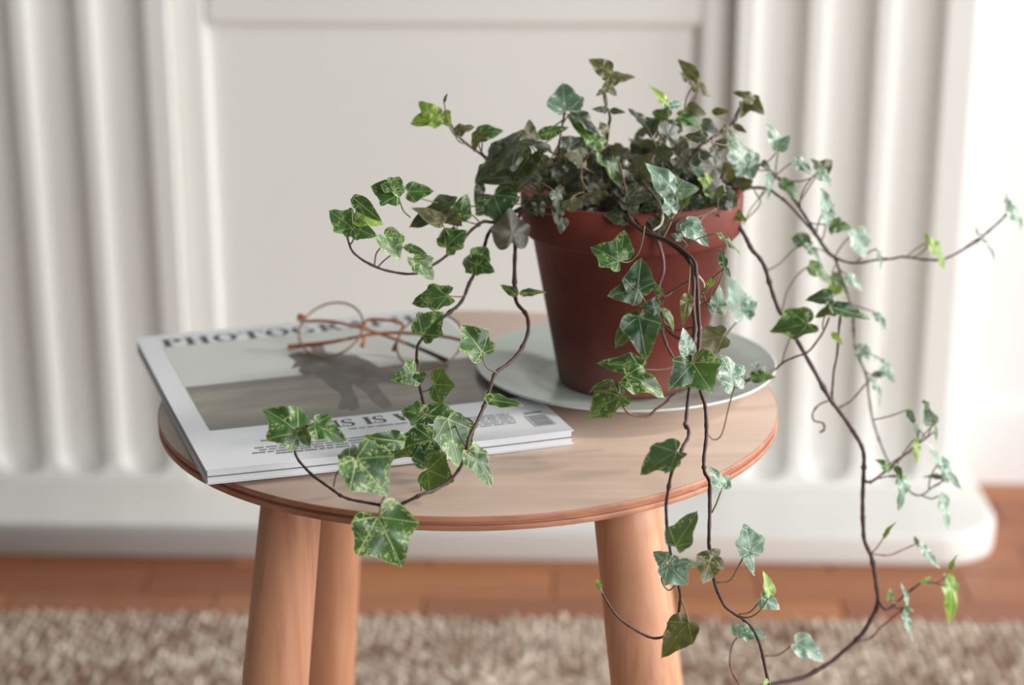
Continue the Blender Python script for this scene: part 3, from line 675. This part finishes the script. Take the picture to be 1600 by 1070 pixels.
# camera axes in the stool frame
CR = np.array([1., 0, 0]); CU = np.array([0, math.sin(TH), math.cos(TH)]); CF = np.array([0, math.cos(TH), -math.sin(TH)])
hub = aty(985, 300, .03)
def add_leaf(bx, by, tx, ty, wpx, mat, kind=None, yc=None, under=False, flip=0, stalk=None, seed=0, curl=None, fold=None, noatt=False):
    rs = random.Random(seed*977+11)
    tx += (tx-bx)*.06; ty += (ty-by)*.06; wpx *= 1.1
    b2 = np.array([bx, by]); dpx = np.linalg.norm(SPX-b2, axis=1)
    di = int(np.argmin(dpx)); near = SP[di]; vi = samples[di][1]
    if yc is None: yc = near[1] - rs.uniform(.002, .014) - .00012*dpx[di]
    B = aty(bx, by, yc); dep = (B-CAM)@CF; sc = dep/F
    lpx = math.hypot(tx-bx, ty-by)
    if kind is None:
        rt = wpx/lpx
        kind = 2 if (rt < .42 and lpx < 60) else (1 if (lpx < 30 or rs.random() < .3) else (3 if rs.random() < .3 else 0))
    asp = ASP[kind]; Lp = lpx; rho = 0; pit = 0
    if wpx <= asp*lpx:
        rho = math.acos(max(.30, wpx/(asp*lpx)))*.8
        Wl = (wpx/lpx)/math.cos(rho)/asp
    else:
        q = wpx/asp; pit = math.acos(max(.3, lpx/q))*.85; Lp = lpx/math.cos(pit); Wl = wpx/asp/Lp
    d2 = np.array([tx-bx, -(ty-by)])/max(lpx, 1e-6)
    D = CR*d2[0]+CU*d2[1]
    extra = rs.uniform(-.15, .2)
    sgn = -1 if d2[1] < .3 else 1           # hanging tips lean toward the lens, rising tips lean back
    D = D*math.cos(pit)+CF*math.sin(pit)*sgn; D /= np.linalg.norm(D)
    N0 = -CF - D*((-CF)@D); N0 /= np.linalg.norm(N0); X0 = np.cross(D, N0)
    cand = []
    for s in (1, -1):
        a = rho*s; N = N0*math.cos(a)+X0*math.sin(a); cand.append((N[2]+.25*N[0], s, N))
    cand.sort(key=lambda t: -t[0]); N = cand[1][2] if flip else cand[0][2]
    if under: N = -N
    X = np.cross(D, N)
    L = Lp*sc; W = L*Wl
    Mx = Matrix(((X[0], D[0], N[0]), (X[1], D[1], N[1]), (X[2], D[2], N[2]))); Mi = np.array(Mx.transposed())
    st3 = None
    if not noatt:
        if stalk:
            ps = [aty(px, py, yc+.3*(near[1]-yc)) for px, py in stalk]; ps = ps+[B]
            ps = catmull(ps, 4)
        else:
            if dpx[di] > 95: A = np.array(hub)+np.array([rs.uniform(-.03, .03), rs.uniform(-.02, .02), 0]); vi = 24
            else:
                # attach a little way along the stem rather than at its closest point
                k2 = min(max(di+rs.choice([-6, -4, 4, 6]), 0), len(SP)-1)
                A = SP[k2] if samples[k2][1] == samples[di][1] else near
            mid = (A+B)/2 - D*np.linalg.norm(A-B)*.22 + np.array([0, 0, -.12*np.linalg.norm(A-B)])
            ps = [(1-t)**2*A+2*t*(1-t)*mid+t*t*B for t in np.linspace(0, 1, 9)]
        st3 = [Mi@(p-B) for p in ps]
    me = leaf_mesh(kind, L, W, rs.uniform(.0, .35) if fold is None else fold, rs.uniform(-.05, .38) if curl is None else curl, rs.uniform(.5, 1.6), rs.uniform(0, 6), st3,
                   M['stalk'] if mat not in ('lime',) else M['vine_green'], rs.uniform(-.1, .35), rs)
    me.materials[0] = M[mat]
    o = bpy.data.objects.new('leaf', me); COL.objects.link(o); o.parent = vobjs[vi]
    lb = B-PO; m4 = Mx.to_4x4(); m4.translation = Vector(lb); o.matrix_local = m4
    return o

G_, D_, P_, L_, O_, K_ = 'green', 'dark', 'pale', 'lime', 'olive', 'murk'
LV = [
 # front left cluster
 (591, 807, 627, 880, 92, G_, dict(kind=3, stalk=[(604, 772), (597, 783)], fold=.12, curl=.12)), (558, 716, 603, 771, 74, G_, dict(kind=3, stalk=[(521, 760), (527, 738), (545, 724)])), (547, 722, 541, 690, 34, G_, dict(kind=2, noatt=True)),
 (466, 676, 418, 634, 58, G_, dict(kind=3)), (470, 668, 483, 697, 26, G_, dict(kind=1, noatt=True)), (491, 662, 539, 686, 36, G_, dict(kind=1, stalk=[(470, 668), (480, 667)])),
 (676, 686, 604, 706, 46, G_, dict(kind=1)), (634, 690, 583, 682, 30, G_, dict(kind=2, noatt=True)), (668, 734, 706, 748, 60, G_, dict(kind=3, stalk=[(660, 770), (657, 750)])), (670, 728, 668, 682, 48, D_, dict(kind=1, noatt=True)),
 (699, 654, 721, 729, 50, G_, dict(kind=1)), (712, 660, 732, 705, 46, G_, dict(kind=1, yc=-.12)), (663, 648, 629, 641, 34, G_, {}), (668, 648, 732, 655, 30, G_, dict(kind=1)),
 (735, 703, 771, 757, 32, G_, dict(kind=1)), (757, 621, 814, 634, 18, G_, dict(kind=2)), (652, 579, 622, 590, 38, G_, {}), (655, 583, 660, 597, 20, G_, dict(kind=1, noatt=True)),
 (679, 600, 709, 602, 50, G_, dict(kind=3, stalk=[(660, 612), (670, 609)])), (754, 551, 724, 508, 48, G_, dict(kind=0, stalk=[(776, 582), (762, 575), (755, 562)])), (660, 522, 690, 489, 46, G_, {}), (700, 462, 646, 471, 38, G_, {}),
 (808, 461, 783, 445, 14, G_, dict(kind=2)), (812, 459, 851, 453, 12, G_, dict(kind=2, noatt=True)),
 # left trailing vine
 (552, 355, 516, 331, 40, G_, {}), (553, 356, 586, 368, 30, G_, dict(kind=1, noatt=True)), (556, 342, 598, 346, 24, L_, dict(kind=1, noatt=True)), (551, 308, 594, 344, 24, G_, dict(kind=2, stalk=[(552, 340), (558, 325)])),
 (622, 304, 582, 290, 42, G_, dict(stalk=[(642, 340), (630, 328)])), (612, 300, 622, 273, 34, G_, dict(kind=1, noatt=True)), (637, 300, 675, 298, 30, G_, dict(kind=1)), (690, 348, 648, 320, 24, O_, dict(kind=1)),
 (712, 320, 643, 350, 40, K_, dict(kind=1)), (700, 335, 720, 352, 26, O_, dict(kind=1)), (716, 340, 729, 304, 32, G_, dict(kind=1)), (771, 304, 787, 346, 64, D_, dict(kind=3)), (800, 378, 797, 328, 56, K_, dict(kind=3, under=True)), (788, 350, 776, 372, 26, O_, dict(kind=1)),
 (697, 386, 725, 358, 38, G_, {}), (700, 372, 686, 356, 34, G_, dict(kind=1, noatt=True)), (600, 370, 624, 404, 36, G_, dict(stalk=[(585, 415), (588, 396), (597, 384)])), (632, 385, 665, 396, 14, G_, dict(kind=2)), (648, 402, 677, 434, 32, G_, dict(kind=0)),
 (744, 414, 720, 398, 32, G_, {}), (744, 412, 768, 423, 30, G_, dict(kind=1, noatt=True)), (745, 406, 762, 382, 32, G_, dict(noatt=True)),
 # upper left group
 (688, 182, 643, 188, 34, L_, {}), (676, 178, 655, 158, 24, L_, dict(kind=1, noatt=True)), (690, 178, 702, 196, 24, L_, dict(kind=1)), (694, 160, 698, 146, 5, O_, dict(kind=2)), (712, 204, 739, 195, 18, O_, dict(kind=1)), (748, 208, 785, 203, 26, G_, dict(kind=1)), (750, 207, 738, 234, 18, O_, dict(kind=1)),
 (812, 218, 745, 275, 44, K_, {}), (800, 235, 770, 262, 50, K_, dict(kind=3)), (838, 270, 752, 282, 42, K_, dict(kind=1)), (830, 240, 800, 282, 44, K_, {}), (752, 284, 745, 322, 16, K_, dict(kind=2)), (765, 262, 742, 284, 24, K_, dict(kind=1)), (815, 285, 775, 296, 30, O_, dict(kind=1)),
 (826, 222, 829, 188, 26, O_, dict(kind=1)), (840, 213, 885, 200, 20, G_, dict(kind=2)), (822, 222, 871, 234, 12, K_, dict(kind=2)), (847, 262, 854, 243, 14, O_, dict(kind=1)),
 (884, 174, 880, 127, 52, P_, dict(kind=1, stalk=[(878, 200), (881, 185)])), (893, 176, 940, 204, 24, K_, dict(kind=1)), (941, 234, 896, 184, 24, G_, dict(kind=2, fold=.1)), (942, 232, 912, 208, 26, L_, dict(kind=1)), (940, 236, 975, 287, 30, G_, dict(kind=1)),
 (951, 112, 921, 93, 28, O_, dict(kind=1)), (949, 124, 990, 114, 22, O_, dict(kind=1)), (950, 126, 958, 106, 22, O_, dict(kind=1, noatt=True)), (946, 132, 963, 148, 18, O_, dict(kind=1)), (944, 140, 932, 150, 8, O_, dict(kind=2)),
 (951, 172, 927, 171, 11, K_, dict(kind=2)), (953, 173, 974, 176, 10, K_, dict(kind=2)), (1006, 190, 983, 170, 14, K_, dict(kind=1)), (1090, 124, 1062, 90, 20, O_, dict(kind=2)), (1085, 131, 1114, 148, 20, O_, dict(kind=1)), (1080, 128, 1062, 112, 14, O_, dict(kind=1, noatt=True)),
 (1045, 167, 1018, 133, 14, L_, dict(kind=2)), (1044, 184, 1020, 172, 26, G_, dict(kind=1)), (1045, 166, 1070, 158, 12, P_, dict(kind=2)), (1074, 170, 1101, 178, 24, O_, dict(kind=1)), (1060, 182, 1098, 194, 24, G_, dict(kind=1)),
 (1113, 174, 1136, 176, 12, K_, dict(kind=2)), (1098, 192, 1124, 206, 22, K_, dict(kind=1)), (1176, 156, 1150, 140, 18, O_, dict(kind=1)), (1170, 156, 1190, 176, 26, O_, dict(kind=1)), (1168, 160, 1157, 182, 22, O_, dict(kind=1)), (1136, 196, 1140, 215, 14, O_, dict(kind=1)), (1148, 195, 1165, 208, 10, K_, dict(kind=2)),
 (1168, 268, 1148, 205, 42, P_, dict(kind=0, fold=.05)), (1172, 255, 1188, 236, 24, P_, dict(kind=1)), (1160, 262, 1136, 243, 18, P_, dict(kind=1)), (1170, 262, 1172, 282, 26, P_, dict(kind=1)),
 (1056, 300, 1014, 255, 40, P_, dict(kind=1)), (1058, 296, 1088, 296, 28, P_, dict(kind=1, noatt=True)), (1050, 332, 1042, 300, 24, P_, dict(kind=1)), (1108, 278, 1050, 243, 30, P_, dict(kind=1)), (1102, 278, 1140, 330, 30, L_, dict(kind=1)), (1132, 324, 1162, 346, 20, G_, dict(kind=2)),
 # in front of the pot
 (967, 408, 928, 384, 44, G_, dict(kind=0, stalk=[(1007, 353), (1004, 375), (997, 396), (983, 409)])), (970, 400, 976, 360, 36, G_, dict(kind=1, noatt=True)), (998, 452, 955, 461, 40, D_, dict(kind=1, stalk=[(1012, 478), (1004, 464)])), (996, 454, 1004, 402, 46, D_, dict(kind=1, noatt=True)),
 (998, 494, 1008, 555, 56, D_, dict(kind=1)), (1000, 494, 958, 534, 36, D_, dict(kind=1, noatt=True)), (1006, 492, 1036, 514, 28, D_, dict(kind=1, noatt=True)), (1030, 480, 1002, 478, 24, D_, dict(kind=1)), (1072, 348, 1106, 381, 32, P_, dict(kind=1)), (1072, 356, 1064, 340, 26, P_, dict(kind=1, noatt=True)),
 (1064, 372, 1050, 364, 12, P_, dict(kind=1)), (1121, 364, 1162, 396, 9, G_, dict(kind=2)), (1132, 418, 1128, 388, 14, D_, dict(kind=2)), (1108, 446, 1116, 432, 10, L_, dict(kind=1)), (1120, 488, 1126, 446, 28, D_, dict(kind=1)), (1161, 493, 1146, 436, 40, P_, dict(kind=0, stalk=[(1132, 526), (1145, 510)])), (1163, 488, 1184, 470, 24, P_, dict(kind=1, noatt=True)),
 (1075, 458, 1068, 502, 20, O_, dict(kind=2)), (1036, 482, 1058, 511, 11, G_, dict(kind=2)), (1034, 462, 1022, 440, 12, G_, dict(kind=2)), (1130, 524, 1086, 534, 40, O_, dict(kind=0, under=True)), (1076, 552, 1068, 514, 26, P_, dict(kind=1)), (1133, 418, 1140, 432, 8, P_, dict(kind=2)),
 (1082, 566, 1108, 608, 66, G_, dict(kind=3, stalk=[(1093, 545), (1087, 556)])), (1080, 570, 1052, 600, 46, D_, dict(kind=1, noatt=True)), (1088, 568, 1086, 541, 40, G_, dict(kind=1, noatt=True)), (1092, 570, 1116, 552, 26, G_, dict(kind=1, noatt=True)),
 (1002, 576, 938, 564, 32, G_, dict(kind=1)), (978, 586, 1040, 608, 40, G_, dict(kind=1, stalk=[(970, 622), (971, 608), (976, 600)])), (970, 618, 916, 650, 40, G_, dict(kind=0, stalk=[(981, 644), (974, 634)])), (957, 594, 921, 609, 9, G_, dict(kind=2, stalk=[(968, 618), (962, 608)])),
 (1148, 603, 1132, 555, 42, P_, dict(kind=0, yc=-.108, stalk=[(1107, 680), (1116, 687), (1128, 678), (1139, 635)])), (1151, 602, 1172, 586, 16, D_, dict(kind=2)), (1176, 576, 1186, 566, 12, P_, dict(kind=1)), (1176, 588, 1211, 588, 18, G_, dict(kind=1)), (1180, 590, 1196, 572, 10, P_, dict(kind=2)),
 (1262, 506, 1206, 517, 44, G_, dict(kind=3, stalk=[(1222, 565), (1228, 545), (1240, 520)])), (1058, 706, 1002, 737, 38, D_, dict(kind=0)), (1056, 714, 1038, 737, 22, D_, dict(kind=1, noatt=True)),
 (1128, 762, 1112, 726, 22, P_, dict(kind=1, stalk=[(1112, 801), (1120, 785)])), (1130, 760, 1141, 744, 20, P_, dict(kind=1, noatt=True)), (1056, 853, 1088, 802, 36, D_, dict(kind=1)), (1044, 882, 1072, 910, 44, P_, dict(kind=0, stalk=[(1056, 915), (1044, 922), (1034, 907), (1038, 889)])), (1042, 878, 1022, 864, 24, P_, dict(kind=1, noatt=True)), (1060, 880, 1088, 880, 16, P_, dict(kind=2)),
 (1112, 868, 1098, 904, 42, O_, dict(kind=1)), (1110, 870, 1127, 860, 20, O_, dict(kind=1, noatt=True)), (1173, 862, 1168, 821, 44, P_, dict(kind=3, stalk=[(1119, 910), (1140, 907), (1152, 889), (1163, 868)])), (1162, 854, 1180, 896, 16, P_, dict(kind=2, noatt=True)),
 (1203, 928, 1193, 894, 18, L_, dict(kind=1)), (1190, 934, 1219, 950, 26, P_, dict(kind=1, stalk=[(1153, 960), (1172, 956), (1186, 940)])), (938, 919, 933, 905, 9, L_, dict(kind=2)), (1076, 972, 1036, 1024, 44, O_, dict(kind=1, stalk=[(1064, 935), (1072, 955)])), (1076, 990, 1086, 976, 20, O_, dict(kind=1, noatt=True)),
 (1156, 988, 1196, 992, 20, P_, dict(kind=1)), (1154, 990, 1146, 974, 16, P_, dict(kind=1)), (1243, 1004, 1288, 1028, 32, P_, dict(kind=1, stalk=[(1196, 1025), (1218, 1022)])), (1200, 1062, 1192, 1068, 8, L_, dict(kind=2)),
 # right hanging curtain
 (1253, 384, 1262, 356, 30, D_, dict(kind=1, stalk=[(1200, 422), (1218, 412), (1240, 390)])), (1258, 380, 1284, 408, 14, P_, dict(kind=2)), (1266, 414, 1302, 438, 24, G_, dict(kind=1, stalk=[(1222, 485), (1230, 455), (1248, 428)])), (1300, 430, 1320, 448, 18, G_, dict(kind=1)), (1310, 446, 1290, 463, 20, L_, dict(kind=1)),
 (1325, 430, 1348, 452, 18, P_, dict(kind=1)), (1300, 466, 1262, 464, 24, D_, dict(kind=1)), (1296, 480, 1362, 494, 22, D_, dict(kind=2)), (1308, 480, 1275, 492, 18, G_, dict(kind=1)), (1366, 487, 1388, 514, 12, P_, dict(kind=2)), (1300, 520, 1314, 537, 10, L_, dict(kind=2)),
 (1340, 546, 1371, 558, 22, P_, dict(kind=1)), (1378, 562, 1400, 597, 15, P_, dict(kind=2)), (1360, 588, 1385, 630, 10, P_, dict(kind=2)), (1362, 586, 1392, 580, 10, P_, dict(kind=2)), (1418, 640, 1430, 663, 11, D_, dict(kind=2, stalk=[(1364, 656), (1390, 650)])), (1429, 660, 1438, 690, 9, D_, dict(kind=2)),
 (1456, 662, 1448, 637, 22, P_, dict(kind=1)), (1451, 634, 1443, 625, 9, G_, dict(kind=1)), (1461, 662, 1464, 688, 7, G_, dict(kind=2)), (1430, 686, 1438, 725, 12, L_, dict(kind=2)), (1482, 748, 1452, 694, 24, P_, dict(kind=1)), (1466, 725, 1500, 762, 14, P_, dict(kind=2)), (1475, 746, 1446, 741, 8, P_, dict(kind=2)),
 (1390, 733, 1370, 717, 15, G_, dict(kind=1)), (1400, 728, 1406, 746, 11, G_, dict(kind=2)), (1408, 745, 1411, 796, 24, P_, dict(kind=1)), (1468, 774, 1482, 824, 20, P_, dict(kind=1, stalk=[(1440, 774), (1456, 779)])), (1380, 841, 1396, 814, 5, L_, dict(kind=2)), (1437, 850, 1466, 886, 14, P_, dict(kind=2)), (1434, 850, 1431, 838, 7, G_, dict(kind=2)),
 (1483, 893, 1492, 866, 6, L_, dict(kind=2)), (1482, 897, 1491, 970, 25, L_, dict(kind=2, yc=-.02)), (1390, 936, 1391, 919, 12, G_, dict(kind=1)), (1412, 954, 1427, 1001, 12, P_, dict(kind=2)), (1417, 945, 1412, 913, 8, P_, dict(kind=2)), (1413, 950, 1428, 953, 9, G_, dict(kind=1)), (1440, 911, 1454, 901, 7, L_, dict(kind=2)),
 (1216, 233, 1203, 188, 24, P_, dict(kind=1)), (1217, 233, 1233, 212, 20, P_, dict(kind=1)), (1242, 250, 1273, 270, 20, P_, dict(kind=1)), (1280, 268, 1303, 250, 26, O_, dict(kind=1)), (1278, 268, 1300, 288, 20, P_, dict(kind=1)), (1280, 270, 1270, 246, 16, P_, dict(kind=1)), (1190, 254, 1203, 262, 12, D_, dict(kind=1)),
 (1199, 266, 1206, 309, 12, P_, dict(kind=2)), (1222, 284, 1250, 310, 22, G_, dict(kind=1)), (1292, 330, 1286, 293, 22, P_, dict(kind=1)), (1288, 330, 1302, 366, 22, P_, dict(kind=1)), (1302, 350, 1330, 356, 22, G_, dict(kind=1)), (1338, 362, 1350, 402, 34, P_, dict(kind=0)), (1371, 388, 1381, 419, 8, P_, dict(kind=2)),
 (1452, 380, 1446, 363, 8, L_, dict(kind=2)), (1452, 378, 1481, 414, 20, L_, dict(kind=1)), (1576, 325, 1603, 354, 22, P_, dict(kind=1)), (1576, 326, 1572, 301, 10, P_, dict(kind=2)), (1535, 370, 1566, 416, 5, P_, dict(kind=2)), (1527, 366, 1525, 353, 4, O_, dict(kind=2)),
]
for i, t in enumerate(LV): add_leaf(*t[:6], seed=i, **t[6])
# the crown: older dark leaves packed above the soil
rc = random.Random(5); nc = 0
while nc < 60:
    x = rc.uniform(832, 1148); y = rc.uniform(182, 345)
    e = ((x-985)/165)**2+((y-262)/88)**2
    if e > 1 or (y < 215 and (x < 925 or x > 1110)): continue
    lower = y > 300
    ycr = rc.uniform(-.03, .075) if not lower else rc.uniform(-.045, .0)
    a = rc.uniform(0, 2*math.pi); L0 = rc.uniform(22, 42); k = rc.random()
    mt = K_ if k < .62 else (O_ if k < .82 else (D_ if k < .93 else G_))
    add_leaf(x, y, x+L0*math.cos(a), y+L0*.75*math.sin(a), L0*rc.uniform(.5, 1.0), mt, kind=rc.choice([0, 1, 1, 3]), yc=ycr, seed=900+nc, under=rc.random() < .25); nc += 1
# a small shoot draped over the rim
for (a, b, c, d) in ((868, 300, 874, 330), (872, 325, 868, 348), (880, 342, 876, 364)): add_leaf(a, b, c, d, 18, K_, kind=1, yc=-.038, seed=a+b)

# leaf litter and small old leaves crowded in the pot: nobody could pick them apart
import bmesh
tmp = []
rc = random.Random(9); k = 0
while k < 190:
    x = rc.uniform(826, 1160); y = rc.uniform(222, 338)
    if ((x-988)/172)**2+((y-292)/60)**2 > 1: continue
    if y > 326 and x > 900: continue
    a = rc.uniform(0, 2*math.pi); L0 = rc.uniform(18, 36)
    yc = rc.uniform(.0, .095) if y < 300 else rc.uniform(-.03, .03)
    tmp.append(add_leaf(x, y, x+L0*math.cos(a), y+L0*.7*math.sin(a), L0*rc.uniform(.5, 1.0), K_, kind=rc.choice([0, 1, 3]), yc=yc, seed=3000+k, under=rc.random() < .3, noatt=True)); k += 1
bmj = bmesh.new(); acc = []
for o in tmp:
    me = o.data.copy(); me.transform(o.matrix_basis); bmj.from_mesh(me); bpy.data.meshes.remove(me); bpy.data.objects.remove(o)
mj = bpy.data.meshes.new('inner_leaves'); bmj.to_mesh(mj); bmj.free(); mj.materials.append(M[K_])
oj = bpy.data.objects.new('inner_leaves', mj); COL.objects.link(oj); oj.parent = iv; oj['kind'] = 'stuff'
